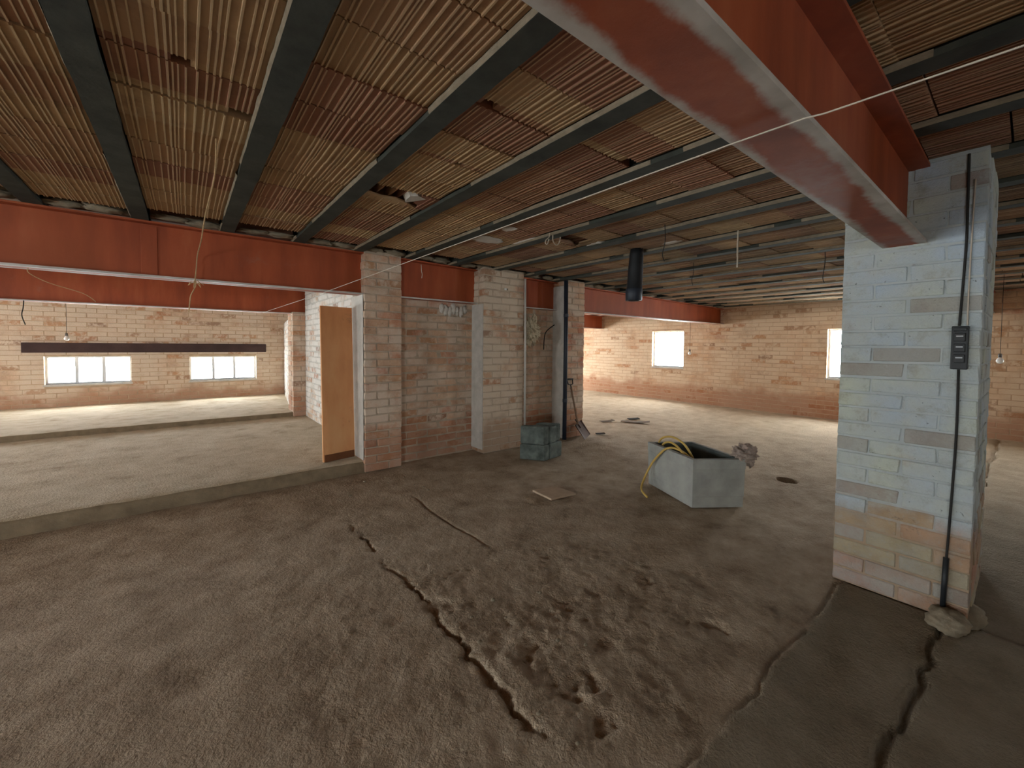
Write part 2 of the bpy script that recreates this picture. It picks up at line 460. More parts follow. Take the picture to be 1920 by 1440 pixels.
def pillar_bricks(x0, x1, y0, y1, z0, z1, proud=.004, main='y'):
    out = []; T = .135
    for i, a, b in courses(z0, z1):
        zm = (a+b)/2; h = round(b-a, 3)
        def j(): return RNG.uniform(-.002, .004)
        ya, yb = (y0, y1) if main == 'x' else (y0+T+MJ, y1-T-MJ)
        xa, xb = (x0+T+MJ, x1-T-MJ) if main == 'x' else (x0, x1)
        for s, e in split_run(ya, yb, i % 2):
            out.append(((x0+T/2-proud-j(), (s+e)/2, zm), (T, round(e-s, 2), h)))
            out.append(((x1-T/2+proud+j(), (s+e)/2, zm), (T, round(e-s, 2), h)))
        for s, e in split_run(xa, xb, i % 2):
            out.append((((s+e)/2, y0+T/2-proud-j(), zm), (round(e-s, 2), T, h)))
            out.append((((s+e)/2, y1-T/2+proud+j(), zm), (round(e-s, 2), T, h)))
    return out

def blob(name, centre, radii, mat, parent=None, amp=.35, freq=3.0, seed=1, sub=4, loc=(0, 0, 0)):
    bm = bmesh.new(); bmesh.ops.create_icosphere(bm, subdivisions=sub, radius=1.0)
    V = np.array([v.co[:] for v in bm.verts]); bm.verts.index_update()
    F = [[v.index for v in f.verts] for f in bm.faces]; bm.free()
    n = fbm(V[:, 0]*freq+V[:, 2]*1.7*freq+9, V[:, 1]*freq-V[:, 2]*1.3*freq+5, 4, seed)
    n2 = fbm(V[:, 1]*freq*2.3+4, V[:, 2]*freq*2.1+V[:, 0]*freq+2, 3, seed+5)
    V = V*(1+amp*2*n+amp*n2)[:, None]*np.array(radii)+np.array(centre)
    mb = MB(); mb.add(V.tolist(), F); return mb.build(name, mat, parent, loc, smooth=True)

# ---------------------------------------------------------------- the room
X0, X1, Y0, Y1 = -7.0, 10.62, -5.0, 11.9
ZJ = 2.555
def drop(x): return -.0115*max(0.0, x-2.0)
ZTOP = 2.80

# --- floor: one uneven screed with grooves, pits, a crack and a drain hole
def frange(a, b, s): return list(np.arange(a, b-1e-6, s))
xs = np.array(frange(-7, -1.5, .25)+frange(-1.5, .3, .05)+frange(.3, 2.6, .011)+frange(2.6, 3.4, .018)+frange(3.4, 5.2, .03)+frange(5.2, 5.5, .012)+frange(5.5, 6.5, .05)+frange(6.5, 10.62, .12)+[10.62])
ys = np.array(frange(-5, -.2, .2)+frange(-.2, .6, .018)+frange(.6, 2.6, .011)+frange(2.6, 3.2, .018)+frange(3.2, 5, .03)+frange(5, 11.9, .15)+[11.9])
GX, GY = np.meshgrid(xs, ys)
def sstep(v, a, b):
    t = np.clip((v-a)/(b-a), 0, 1); return t*t*(3-2*t)
rough = .35+.65*sstep(GY, .66, .74)
Z = .012*fbm(GX*1.1, GY*1.1, 4, 3) + rough*(.009*fbm(GX*5, GY*5, 4, 21) + .008*fbm(GX*14, GY*14, 3, 31) + .005*fbm(GX*34, GY*34, 2, 33)*(GY > -.2)*(GY < 3.2)*(GX > .3)*(GX < 3.4))
gx = 1.08+.05*(vnoise(GY*3.1, GY*0, 5)-.5)+.05*(vnoise(GY*11, GY*0, 6)-.5)+.035*(vnoise(GY*27+GX*9, GX*23, 7)-.5)+.02*(vnoise(GY*55, GX*40, 17)-.5)
gm = sstep(GY, .5, .8)*(1-sstep(GY, 2.3, 4.2))
gn = vnoise(GX*7, GY*7, 9)*vnoise(GX*3+5, GY*3, 10)
gd = np.exp(-((GX-gx)/(.008+.016*vnoise(GY*9+GX*5, GX*11, 8)))**2)*gm
Z -= .030*gd*sstep(gn, .08, .45)
Z += .012*sstep(GX, gx-.004, gx+.02)*(1-sstep(GX, gx+.03, gx+.35))*(1-sstep(GY, 1.9, 2.6))*(GY > .66)*(.15+vnoise(GX*12, GY*12, 14))*vnoise(GX*4, GY*4, 19)
g2 = 1.75+.06*(vnoise(GY*3, GY*0, 15)-.5)
Z -= .010*np.exp(-((GX-g2)/.016)**2)*sstep(GY, 2.3, 2.6)*(1-sstep(GY, 3.6, 3.9))
ye = .70+.03*(vnoise(GX*3.7, GX*0, 12)-.5)+.022*(vnoise(GX*14, GX*0, 13)-.5)+.012*(vnoise(GX*37, GX*0, 16)-.5)
Z += .009*(1-sstep(GY, ye-.012, ye))*(GX < 3.3)
Z -= .010*np.exp(-((GY-ye-.008)/.007)**2)*(GX < 3.3)*sstep(vnoise(GX*6, GY*0, 91), .25, .6)
yc = .275+.05*(vnoise(GX*2.6, GX*0, 41)-.5)+.03*(vnoise(GX*9, GX*0, 42)-.5)
Z -= .034*np.exp(-((GY-yc)/(.008+.010*vnoise(GX*5, GX*0, 44)))**2)*(GX > 1.0)
for (px, py, pr, pd) in [(1.17, 2.06, .10, .02), (1.30, 1.98, .07, .02), (1.34, 1.50, .08, .022), (1.34, 1.17, .10, .026), (1.26, 1.0, .07, .03), (1.62, 1.30, .08, .016), (1.75, 1.62, .07, .014),
                        (2.3, 1.5, .09, .014), (2.58, 1.32, .10, .016), (2.0, 2.1, .08, .012), (1.45, 2.3, .07, .012), (.6, 2.2, .06, .008), (2.2, 1.05, .09, .016)]:
    d = np.hypot(GX-px, (GY-py)*1.2)/(pr*1.25) + 2.2*fbm(GX*9, GY*9, 4, int(px*100))
    Z -= .8*pd*(1-sstep(d, .2, 1.1))*(.2+1.1*vnoise(GX*30, GY*30, 3))
Z += .022*(fbm(GX*17, GY*17, 4, 77))*sstep(fbm(GX*2.5, GY*2.5, 3, 78), -.05, .15)*sstep(GX, 1.05, 1.2)*(1-sstep(GX, 2.2, 3.0))*sstep(GY, .72, .85)*(1-sstep(GY, 2.2, 2.8))
flat = np.ones_like(Z)
for (ax, ay, ar) in [(4.05, 2.1, .62), (3.75, 4.05, .5)]:
    flat *= sstep(np.hypot(GX-ax, GY-ay), ar*.75, ar)
Z *= .15+.85*flat
Z -= .008
Z -= .40*(1-sstep(np.hypot(GX-5.335, (GY-1.665)*1.0), .085, .105))
nx, ny = len(xs), len(ys)
idx = np.arange(nx*ny).reshape(ny, nx)
F = np.stack([idx[:-1, :-1], idx[:-1, 1:], idx[1:, 1:], idx[1:, :-1]], -1).reshape(-1, 4)
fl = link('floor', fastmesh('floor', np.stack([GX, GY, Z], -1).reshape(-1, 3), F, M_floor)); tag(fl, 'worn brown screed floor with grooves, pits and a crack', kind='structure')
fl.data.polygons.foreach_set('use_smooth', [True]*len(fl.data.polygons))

def raised(name, x0, x1, y0, y1, z, rise, seed, soft=1.0):
    X = np.array(frange(x0, -2.5, .2)+frange(-2.5, x1, .04)+[x1])
    back = np.array(frange(y0+.1, y1, .06)+[y1])
    prof = [(0.012, z-rise-.02), (0.0, z-rise+.02), (0.004, z-.03*soft), (.02*soft, z-.010*soft), (.05, z-.002)]
    prof[2] = (.004, max(prof[2][1], prof[1][1]+.005))
    rows = []
    for dy, zz in prof:
        w = soft*(.022*fbm(X*2.2, X*0+3, 4, seed)+.012*fbm(X*13, X*0+8, 3, seed+2))
        rows.append(np.stack([X, y0+dy+w+0*X, zz+.012*fbm(X*5, X*0+zz*9, 3, seed+4)*(zz > z-rise+.03)], -1))
    for yy in back:
        rows.append(np.stack([X, yy+0*X, z+.014*fbm(X*1.6, yy*1.6+0*X, 4, seed+6)+.008*fbm(X*7, yy*7+0*X, 3, seed+7)], -1))
    V = np.concatenate(rows); n = len(X); m = len(rows); I = np.arange(n*m).reshape(m, n)
    F = np.stack([I[:-1, :-1], I[:-1, 1:], I[1:, 1:], I[1:, :-1]], -1).reshape(-1, 4)
    o = link(name, fastmesh(name, V, F, M_floor2), fl); o.data.polygons.foreach_set('use_smooth', [True]*len(F))
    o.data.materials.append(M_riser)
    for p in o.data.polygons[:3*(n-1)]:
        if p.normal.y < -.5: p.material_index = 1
    return o
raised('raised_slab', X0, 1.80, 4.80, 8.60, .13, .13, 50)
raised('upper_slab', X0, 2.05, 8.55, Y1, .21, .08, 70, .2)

# --- windows: openings (u0,u1,z0,z1)
WL = [(-6.3, -5.05, .64, 1.20), (-4.3, -3.05, .64, 1.20), (-2.15, -.90, .64, 1.20), (.075, 1.375, .62, 1.18), (5.7, 7.5, .5, 1.9), (8.2, 10.0, .5, 1.9)]
WR = [(-2.5, -1.54, .9, 1.93), (1.70, 2.66, .86, 1.90), (5.86, 6.82, .92, 1.93)]
WB = [(1.3, 2.6, .8, 1.95), (6.0, 7.3, .8, 1.95), (9.4, 10.7, .8, 1.95)]        # wall behind, x = X0 (u = y)
WF = [(-6.6, -4.6, .7, 1.8)]  # wall behind, y = Y0 (u = x); unseen window added to light the core
H = 2.62

def structure(o, label=None): return tag(o, label, kind='structure')
def mk_wall(name, axis, face, sgn, u0, u1, z0, ops, mort, brick, label, limit=300, weight=None, z1=H, bricks=True, th=.26):
    w = wall_box(axis, face, sgn, u0, u1, z0-.05, z1+.15, ops, th).build(name, mort); structure(w, label)
    if bricks: place_bricks(wall_bricks(axis, face, sgn, u0, u1, z0, z1, ops), w, brick, limit, weight)
    return w
CH[:] = [.003, .0008]
def wl_weight(p): return (in_view(p) if (p[0] < 1.7 and p[2] < 2.35) else 0)
def wr_weight(p): return (in_view(p) if ((2.2 < p[1] < 9.4 or -.4 < p[1] < .55) and p[2] < 2.5) else 0)
wall_left = mk_wall('wall_left', 'y', Y1, -1, X0, X1+.26, 0, WL, M_mortar_wall, M_brick_left, 'long buff brick wall with low three-pane windows under a dark lintel', weight=wl_weight)
wall_right = mk_wall('wall_right', 'x', X1, -1, Y0, Y1, 0, WR, M_mortar_end, M_brick_right, 'orange-buff brick end wall with square windows', weight=wr_weight)
wall_back = mk_wall('wall_back', 'x', X0, 1, Y0, Y1, 0, WB, M_mortar, M_brick_left, 'brick wall opposite the end wall', 0)
wall_front = mk_wall('wall_front', 'y', Y0, 1, X0-.26, X1+.26, 0, WF, M_mortar, M_brick_left, 'brick wall facing the low-window wall', 0)

def window(n, axis, face, out, u0, u1, z0, z1, panes, label):
    """frame mesh with mullions and panes as children; out = +1/-1 outward direction"""
    d0 = face+out*.10; t = .05; fwid = .035
    def bx(mb, a, b, s, e, dd=0):
        lo, hi = sorted((d0+out*dd, d0+out*(t-dd)))
        if axis == 'y': mb.box((a, lo, s), (b, hi, e))
        else: mb.box((lo, a, s), (hi, b, e))
        return mb
    mb = MB(); bx(mb, u0, u1, z0, z0+fwid); bx(mb, u0, u1, z1-fwid, z1); bx(mb, u0, u0+fwid, z0+fwid, z1-fwid); bx(mb, u1-fwid, u1, z0+fwid, z1-fwid)
    w = mb.build('window_%d' % n, M_frame); structure(w, label)
    iw = (u1-u0-2*fwid); st = iw/panes
    for k in range(1, panes):
        x = u0+fwid+k*st; bx(MB(), x-.026, x+.026, z0+fwid, z1-fwid, .004).build('mullion', M_frame, w)
    for k in range(panes):
        a = u0+fwid+k*st+.008; bx(MB(), a, a+st-.016, z0+fwid-.004, z1-fwid+.004, .022).build('pane', M_glass, w)
    s0, s1 = sorted((face-out*.012, face+out*.10))
    if axis == 'y': MB().box((u0-.02, s0, z0-.035), (u1+.02, s1, z0)).build('window_sill', M_mortar_white, w)
    else: MB().box((s0, u0-.02, z0-.035), (s1, u1+.02, z0)).build('window_sill', M_mortar_white, w)
    # sampling portal so that the sky's light is found through the opening
    L = bpy.data.lights.new('sky_portal', 'AREA'); L.shape = 'RECTANGLE'; L.size = u1-u0; L.size_y = z1-z0; L.cycles.is_portal = True
    p = bpy.data.objects.new('sky_portal', L); COL.objects.link(p)
    dv = Vector((0, out, 0)) if axis == 'y' else Vector((out, 0, 0))
    cpt = Vector(((u0+u1)/2, face, (z0+z1)/2)) if axis == 'y' else Vector((face, (u0+u1)/2, (z0+z1)/2))
    p.location = cpt+dv*.24
    p.rotation_euler = (-dv).to_track_quat('-Z', 'Z').to_euler()
n = 1
for a in WL: window(n, 'y', Y1, 1, *a, 3, 'three-pane window in the low-window wall'); n += 1
for i, a in enumerate(WR): window(n, 'x', X1, 1, *a, 1 if i == 2 else 2, 'square window in the end wall'); n += 1
for a in WB: window(n, 'x', X0, -1, *a, 2, 'window in the wall opposite the end wall'); n += 1
for a in WF: window(n, 'y', Y0, -1, *a, 2, 'added unseen window in the wall facing the low-window wall'); n += 1

CH[:] = [.0065, .004]
# --- walls of the service core between the pillars
w = mk_wall('wall_core_front', 'y', 4.93, -1, 2.06, 3.24, 0, [], M_mortar, M_brick, 'brick infill wall under the red beam between the corner pillar and the rendered pillar', z1=2.08, th=.2)
for k in range(7): blob('mortar_squeeze', (2.70+.06*k, 4.918, 1.985-.018*(k % 3)), (.034, .022, .06+.01*(k % 2)), M_plaster, w, .5, 3, 3+k, 3)
mk_wall('wall_core_alcove', 'y', 4.90, -1, 3.88, 4.80, 0, [], M_mortar, M_brick, 'brick alcove wall behind the stacked stone blocks', z1=2.08, th=.2)
mk_wall('wall_core_side', 'x', 1.78, -1, 5.20, 8.50, .13, [], M_mortar_white, M_brick_white, 'whitish brick side wall behind the plywood board', z1=2.55, th=.16)
mk_wall('wall_core_right', 'x', 5.16, 1, 5.05, 8.5, 0, [], M_mortar, M_brick, 'far side brick wall of the service core', 0, z1=2.5, th=.16)
mk_wall('wall_core_back', 'y', 8.72, 1, 1.9, 5.16, .13, [], M_mortar, M_brick, 'rear brick wall of the service core', 0, z1=2.0, th=.16)
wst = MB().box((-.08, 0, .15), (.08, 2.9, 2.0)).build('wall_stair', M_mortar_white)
structure(wst, 'short whitish brick wall running back to the low windows')
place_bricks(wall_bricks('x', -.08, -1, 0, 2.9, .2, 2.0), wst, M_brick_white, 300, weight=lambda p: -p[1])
wst.location = (1.69, 8.98, 0); wst.rotation_euler = (0, 0, -.13)

# --- ceiling: slab, joists, ribbed clay blocks
ceil = MB().box((X0-.26, Y0-.26, ZTOP), (X1+.26, Y1+.26, ZTOP+.2)).build('ceiling', M_slab); structure(ceil, 'ceiling of concrete joists and ribbed clay blocks')
JP = .6175; J0 = -.285
JX = [J0+JP*k for k in range(-10, 18)]
jv = [(-.055, 0), (.055, 0), (.055, .026), (.035, .045), (.022, .06), (.022, .25), (-.022, .25), (-.022, .06), (-.035, .045), (-.055, .026)]
jm = []
for v in range(3):
    rr = np.random.RandomState(v); st = np.array(frange(Y0, Y1, .12)+[Y1]); VV = []; FF = []; k = len(jv)
    for i, y in enumerate(st):
        a, b = rr.uniform(-.003, .003, 2)
        VV += [(x+(a if x < 0 else b), y, z) for x, z in jv]
    for i in range(len(st)-1):
        for q in range(k): FF.append((i*k+q, i*k+(q+1) % k, (i+1)*k+(q+1) % k, (i+1)*k+q))
    FF += [tuple(range(k)), tuple(range((len(st)-1)*k, len(st)*k))]
    jm.append(pydata('joist', VV, FF, M_joist))
seams = []
for v in range(3):       # ragged pale mortar strip, painting the lit edge of a joist
    rr = np.random.RandomState(40+v); VV = []; FF = []
    st = np.array(frange(Y0, Y1, .05)+[Y1]); w_ = .004+.010*np.abs(fbm(st*6, st*0+v, 4, v+3))*2
    w_ *= vnoise(st*2.3, st*0+v*7, 60) > .35
    for y, q in zip(st, w_): VV += [(-.0565, y, .001), (-.0565-q, y, .012), (-.0565-q, y, .026), (-.0565, y, .026)]
    for i in range(len(st)-1):
        if w_[i] > .001 and w_[i+1] > .001:
            for q in range(4): FF.append((i*4+q, i*4+(q+1) % 4, i*4+4+(q+1) % 4, i*4+4+q))
    seams.append(pydata('lit_edge_seam', VV, FF, M_dab))
for i, x in enumerate(JX):
    jo = link('joist', jm[i % 3], ceil, (x, 0, ZJ+drop(x)))
    link('lit_edge_seam', seams[(i*2+1) % 3], jo)

BW, BLN, BPY = .500, .294, .300
RIBX = []
_r = random.Random(3); _x = -BW/2+.014
while _x < BW/2-.016:
    RIBX.append((_x, _r.uniform(.005, .009), _r.uniform(.004, .008))); _x += _r.choice((.017, .022, .026, .034))
def rib_profile(seed, xa=-BW/2, xb=BW/2):      # one extrusion die: the ribs run on from block to block
    r = random.Random(seed); P = [(xa, .004)]
    for x, w, h in RIBX:
        x += r.uniform(-.0015, .0015)
        if x < xa+.006 or x+w > xb-.006: continue
        P += [(x, .004), (x+.0015, .004-h), (x+w, .004-h), (x+w+.0015, .004)]
    P.append((xb, .004)); return P
def rib_faces(me):
    me.materials.append(M_rib)
    for p in me.polygons:
        if p.normal.z < -.9 and p.center.z < .0015: p.material_index = 1
    return me
def block_mesh(seed, notch=None):
    segs = [(-BLN/2, BLN/2, -BW/2, BW/2)] if not notch else None
    mb = MB()
    if notch:      # a bite (xa..xb, from y=ya to the end) is broken out of the block
        xa, xb, ya = notch
        segs = [(-BLN/2, ya, -BW/2, BW/2), (ya, BLN/2, -BW/2, xa), (ya, BLN/2, xb, BW/2)]
    for (ya, yb, a, b) in segs:
        if b-a < .03: continue
        P = rib_profile(seed, a, b)+[(b, .14), (a, .14)]; k = len(P)
        V = [(x, ya, z) for x, z in P]+[(x, yb, z) for x, z in P]
        Fc = [(i, (i+1) % k, k+(i+1) % k, k+i) for i in range(k)]+[tuple(range(k)), tuple(range(k, 2*k))]
        mb.add(V, Fc)
    return rib_faces(pydata('ceiling_block', mb.V, mb.F, M_clay))
def broken_block():
    mb = MB(); r = random.Random(4)
    mb.box((-BW/2, -BLN/2, .13), (BW/2, BLN/2, .14))
    for x in (-.245, -.15, -.06, .02, .10, .18, .242):
        z = .004 if abs(x) > .2 else r.uniform(.02, .05); mb.box((x-.005, -BLN/2, z), (x+.005, BLN/2, .13))
    # what is left of the ribbed underside
    mb.prism([(.11, -BLN/2), (BW/2, -BLN/2), (BW/2, BLN/2), (.20, BLN/2), (.17, .06), (.12, .02)], -.002, .010)
    mb.prism([(-BW/2, .02), (-.12, .05), (-.02, .03), (.08, .07), (.20, BLN/2), (-BW/2, BLN/2)], -.002, .010)
    for x in (-.2, -.15, -.1, -.04, .03, .09): mb.box((x, .08, -.006), (x+.008, BLN/2, 0))
    for x in (.18, .215): mb.box((x, -BLN/2, -.006), (x+.008, BLN/2-.02, 0))
    return pydata('ceiling_block', mb.V, mb.F, M_clay)
bm_var = [block_mesh(s) for s in range(6)]
bm_notch = [block_mesh(21, (-.05, .01, .10)), block_mesh(22, (.15, .25, .09)), block_mesh(23, (.02, .06, .11)), block_mesh(24, (-.2, -.13, .10))]
bm_broken = broken_block()
special = [((1.20, 2.92), bm_broken), ((.06, 2.08), bm_notch[0]), ((.24, 2.16), bm_notch[1]), ((1.37, 2.15), bm_notch[2]), ((1.27, 1.49), bm_notch[3]), ((2.0, 1.5), bm_notch[1]), ((3.05, 2.85), bm_broken)]
cells = []
for i in range(len(JX)-1):
    xm = (JX[i]+JX[i+1])/2; ph = RNG.uniform(0, BPY)
    if abs(xm-1.26) < .1: ph = (2.93-Y0-BLN/2) % BPY
    y = Y0+ph-BPY
    while y < Y1:
        yc_ = y+BLN/2; y += BPY
        if 4.60 < yc_ < 4.80: continue
        if yc_ < Y0+.16 or yc_ > Y1-.16: continue
        cells.append((xm, yc_))
def bscore(q):
    x, y = q
    if y > 4.75: return 0
    return in_view((x, y, 2.57), 330)
order = sorted(range(len(cells)), key=lambda i: -bscore(cells[i])); chosen = set(order[:300])
sp = {}
for (px, py), me in special:
    k = min(range(len(cells)), key=lambda i: (cells[i][0]-px)**2+(cells[i][1]-py)**2); sp[k] = me; chosen.add(k)
while len(chosen) > 300:
    for i in reversed(order):
        if i in chosen and i not in sp: chosen.discard(i); break
farV = []; farF = []; off = 0
simpleV, simpleF = chamfer(BW, BLN, .12, .006, .003, 5)
for i, (x, y) in enumerate(cells):
    z = ZJ+.026+drop(x)+RNG.uniform(-.004, .005)
    if i in chosen:
        o = link('ceiling_block', sp.get(i, bm_var[RNG.randrange(6)]), ceil, (x+RNG.uniform(-.003, .003), y+RNG.uniform(-.004, .004), z))
        o.rotation_euler = (RNG.uniform(-.008, .008), RNG.uniform(-.008, .008), RNG.uniform(-.006, .006))
        if i in sp: o.rotation_euler = (0, 0, 0)
    else:
        farV.append(simpleV+np.array((x, y, z+.06))); farF.append(simpleF+off); off += len(simpleV)
o = link('ceiling_block_field', fastmesh('ceiling_block_field', np.concatenate(farV), np.concatenate(farF), M_clay), ceil); o['kind'] = 'stuff'
# mortar lumps over the beam where the rows of blocks stop, a white plug in the broken block, gypsum patches
for i in range(len(JX)-1):
    x = (JX[i]+JX[i+1])/2
    if -1.6 < x < 6:
        for q in range(2):
            blob('mortar_fill', (x-.13+.26*q+RNG.uniform(-.04, .04), 4.76+RNG.uniform(-.02, .03), ZJ+drop(x)+.035), (RNG.uniform(.10, .16), .06, RNG.uniform(.02, .04)), M_dab, ceil, .5, 4, i*3+q, 3)
m = MB().prism([(1.30, 2.84), (1.345, 2.80), (1.42, 2.83), (1.385, 2.90), (1.33, 2.985), (1.31, 2.93)], ZJ+.022, ZJ+.09); m.V = [(x-(z-ZJ-.022)*.5, y, z) for x, y, z in m.V]; m.build('mortar_plug', M_plaster, ceil)
for k, (x, y, rx, ry) in enumerate([(2.42, 3.48, .17, .12), (2.78, 3.28, .06, .2), (3.42, 2.84, .10, .12), (2.36, 3.03, .06, .07), (3.9, 2.3, .05, .1)]):
    blob('gypsum_patch', (x, y, ZJ+.024+drop(x)), (rx, ry, .009), M_plaster, ceil, .45, 2.4, 30+k, 3)

# ---------------------------------------------------------------- steel beams
def steel_beam(yc, z0, x0, x1, label, topdrop=True, w=.19, splice=None):
    t = root('steel_beam', ((x0+x1)/2, yc, z0), label, 'beam', 'red steel beams')
    st = [x for x in (x0, 2.0, x1) if x0 <= x <= x1]
    def strip(y0, y1, za, zb):
        mb = MB(); V = []; F = []
        for x in st: V += [(x, y0, za(x)), (x, y1, za(x)), (x, y1, zb(x)), (x, y0, zb(x))]
        for i in range(len(st)-1):
            for q in range(4): F.append((i*4+q, i*4+(q+1) % 4, i*4+4+(q+1) % 4, i*4+4+q))
        F += [(0, 1, 2, 3), tuple(len(V)-4+q for q in range(4))]
        return mb.add(V, F)
    top = lambda x: ZJ+drop(x)-.001
    strip(yc-w/2, yc+w/2, lambda x: z0, lambda x: z0+.016).build('bottom_flange', M_flange, t)
    strip(yc-.006, yc+.006, lambda x: z0+.016, lambda x: top(x)-.016).build('web', M_steel, t)
    strip(yc-w/2, yc+w/2, lambda x: top(x)-.016, top).build('top_flange', M_steel, t)
    for s in (-1, 1):      # root fillets
        strip(yc+s*.006-.008, yc+s*.006+.008, lambda x: z0+.016, lambda x: z0+.030).build('fillet', M_steel, t)
    if splice is not None:
        MB().box((splice-.11, yc-.014, z0+.03), (splice, yc-.006, ZJ-.03)).build('splice_plate', M_steel, t, bevel=.002)
    return t
b_near = steel_beam(.475, 2.10, X0, X1, 'red steel beam with chalky flange carried by the whitewashed pillar', splice=None)
b_mid = steel_beam(4.895, 2.07, X0, X1, 'red steel beam over the front of the brick service core', splice=-.18)
b_far = steel_beam(8.68, 2.05, X0, X1, 'red steel beam over the upper floor step', splice=None)

# ---------------------------------------------------------------- brick pillars
def pillar(x0, x1, y0, y1, z0, z1, brick, mort, label, group=None, inset=.005, main='y'):
    t = root('brick_pillar', ((x0+x1)/2, (y0+y1)/2, z0), label, 'pillar', group)
    MB().box((x0+inset, y0+inset, z0), (x1-inset, y1-inset, z1+.02)).build('mortar_core', mort, t)
    place_bricks(pillar_bricks(x0, x1, y0, y1, z0, z1, main=main), t, brick, 300, weight=lambda p: -p[0]-p[1])
    return t
CH[:] = [.0045, .0025]
p_near = pillar(3.30, 4.25, .16, .755, 0, 2.545, M_brick_paint, M_mortar_paint, 'big whitewashed brick pillar carrying a black switch box', inset=.001, main='x')
CH[:] = [.0065, .004]
p1 = pillar(1.62, 2.07, 4.77, 5.21, 0, 2.56, M_brick, M_mortar, 'bare brick corner pillar at the end of the floor step beside the plywood board')
p2 = pillar(3.20, 3.90, 4.64, 5.05, 0, 2.54, M_brick_render, M_mortar, 'wide thinly rendered brick pillar with a white pipe at its edge', inset=.002)
p3 = pillar(4.76, 5.20, 4.62, 5.05, 0, 2.53, M_brick, M_mortar, 'brick pillar with a black downpipe and a leaning shovel')
p4 = pillar(1.565, 1.99, 8.50, 8.95, .13, 2.06, M_brick, M_mortar, 'brick pillar standing on the upper floor step')
MB().box((3.186, 4.655, .05), (3.20, 4.93, 2.06)).build('plaster_coat', M_mortar_white, p2, bevel=.004)
MB().box((4.746, 4.64, .0), (4.76, 4.90, 2.45)).build('plaster_coat', M_mortar_white, p3, bevel=.004)
MB().box((1.608, 4.790, .14), (1.616, 5.21, 2.07)).build('lit_face_coat', M_mortar_white, p1, bevel=.003)  # added pale sheet: the window brightness on this face put into colour
blob('footing_mortar', (3.42, .20, .0), (.2, .1, .05), M_dab, p_near, .4, 3, 5, 3)

# ---------------------------------------------------------------- things on the whitewashed pillar
t = root('switch_box', (3.292, .235, 1.39), 'black three-switch electrical box mounted on the whitewashed pillar', 'switch box')
MB().box((3.268, .203, 1.390), (3.292, .267, 1.624)).build('case', M_black, t, bevel=.004)
for k in range(3):
    q = MB().box((3.258, .214, 1.425+.058*k), (3.268, .256, 1.470+.058*k)).build('switch', M_black, t, bevel=.003)
    MB().box((3.2555, .222, 1.450+.058*k), (3.2585, .248, 1.456+.058*k)).build('mark', M_frame, q)
MB().box((3.260, .210, 1.596), (3.268, .260, 1.616)).build('cover', M_black, t, bevel=.003)
def cord(name, pts, r, mat, label, cat, group=None, sm=True, n=6):
    P = smooth_path(pts, 5) if sm else pts
    o = MB().tube(P, r, n).build(name, mat, None, pts[-1], smooth=True); return tag(o, label, cat, group)
cord('cable', [(3.286, .233, 2.54), (3.286, .230, 2.28), (3.286, .229, 2.05), (3.286, .236, 1.77), (3.284, .240, 1.626)], .0055, M_cable, 'dark cable running up the whitewashed pillar from the switch box to the ceiling', 'cable')
cord('cable', [(3.287, .206, 2.40), (3.287, .211, 2.02), (3.287, .212, 1.77), (3.285, .211, 1.626)], .0035, M_wire, 'thin pale cable beside the dark cable above the switch box', 'cable')
cord('cable', [(3.284, .236, 1.389), (3.286, .233, 1.02), (3.286, .243, .54), (3.284, .249, .33)], .0055, M_cable, 'dark cable running down the whitewashed pillar below the switch box', 'cable')
cord('conduit_tube', [(3.280, .249, .345), (3.274, .254, .055)], .012, M_black, 'black conduit tube at the foot of the whitewashed pillar', 'conduit', sm=False, n=10)
tag(blob('mortar_lump', (3.20, .225, .035), (.12, .085, .055), M_dab, None, .25, 2, 14, 4, (3.2, .225, 0)), 'rounded mortar lump at the foot of the whitewashed pillar', 'mortar lump')

# ---------------------------------------------------------------- concrete trough with hose and rag
def trough():
    A = Vector((3.66, 1.90)); B = Vector((4.075, 1.61)); D = Vector((3.955, 2.565)); Cc = B+(D-A)
    cen = (A+Cc)/2
    t = root('water_trough', (cen.x, cen.y, 0), 'grey cast concrete water trough standing on the floor', 'trough')
    def ring(f, ins):
        out = []
        Q = [A, B, Cc, D]
        for i in range(4):
            p = Q[i]; a = (Q[(i+1) % 4]-p).normalized(); b = (Q[i-1]-p).normalized()
            q = cen+(p-cen)*f; out.append(q+(a+b)*ins)
        return out
    def rim(z, f, ins): return [(p.x, p.y, z) for p in ring(f, ins)]
    lev = [rim(0, .97, 0), rim(.10, .975, 0), rim(.105, .985, 0), rim(.36, .995, 0), rim(.365, 1.005, 0), rim(.455, 1.01, 0), rim(.455, 1.01, .045)]
    V = [v for l in lev for v in l]; F = [(3, 2, 1, 0)]
    for i in range(len(lev)-1):
        for q in range(4): F.append((i*4+q, i*4+(q+1) % 4, i*4+4+(q+1) % 4, i*4+4+q))
    mb = MB().add(V, F); mb.build('shell', M_trough, t, bevel=.006)
    lev = [rim(.452, 1.01, .046), rim(.09, .95, .06)]
    V = [v for l in lev for v in l]; F = [(q, q+4, (q+1) % 4+4, (q+1) % 4) for q in range(4)]+[(4, 5, 6, 7)]
    MB().add(V, F).build('lining', M_trough_in, t)
    return t
trough()
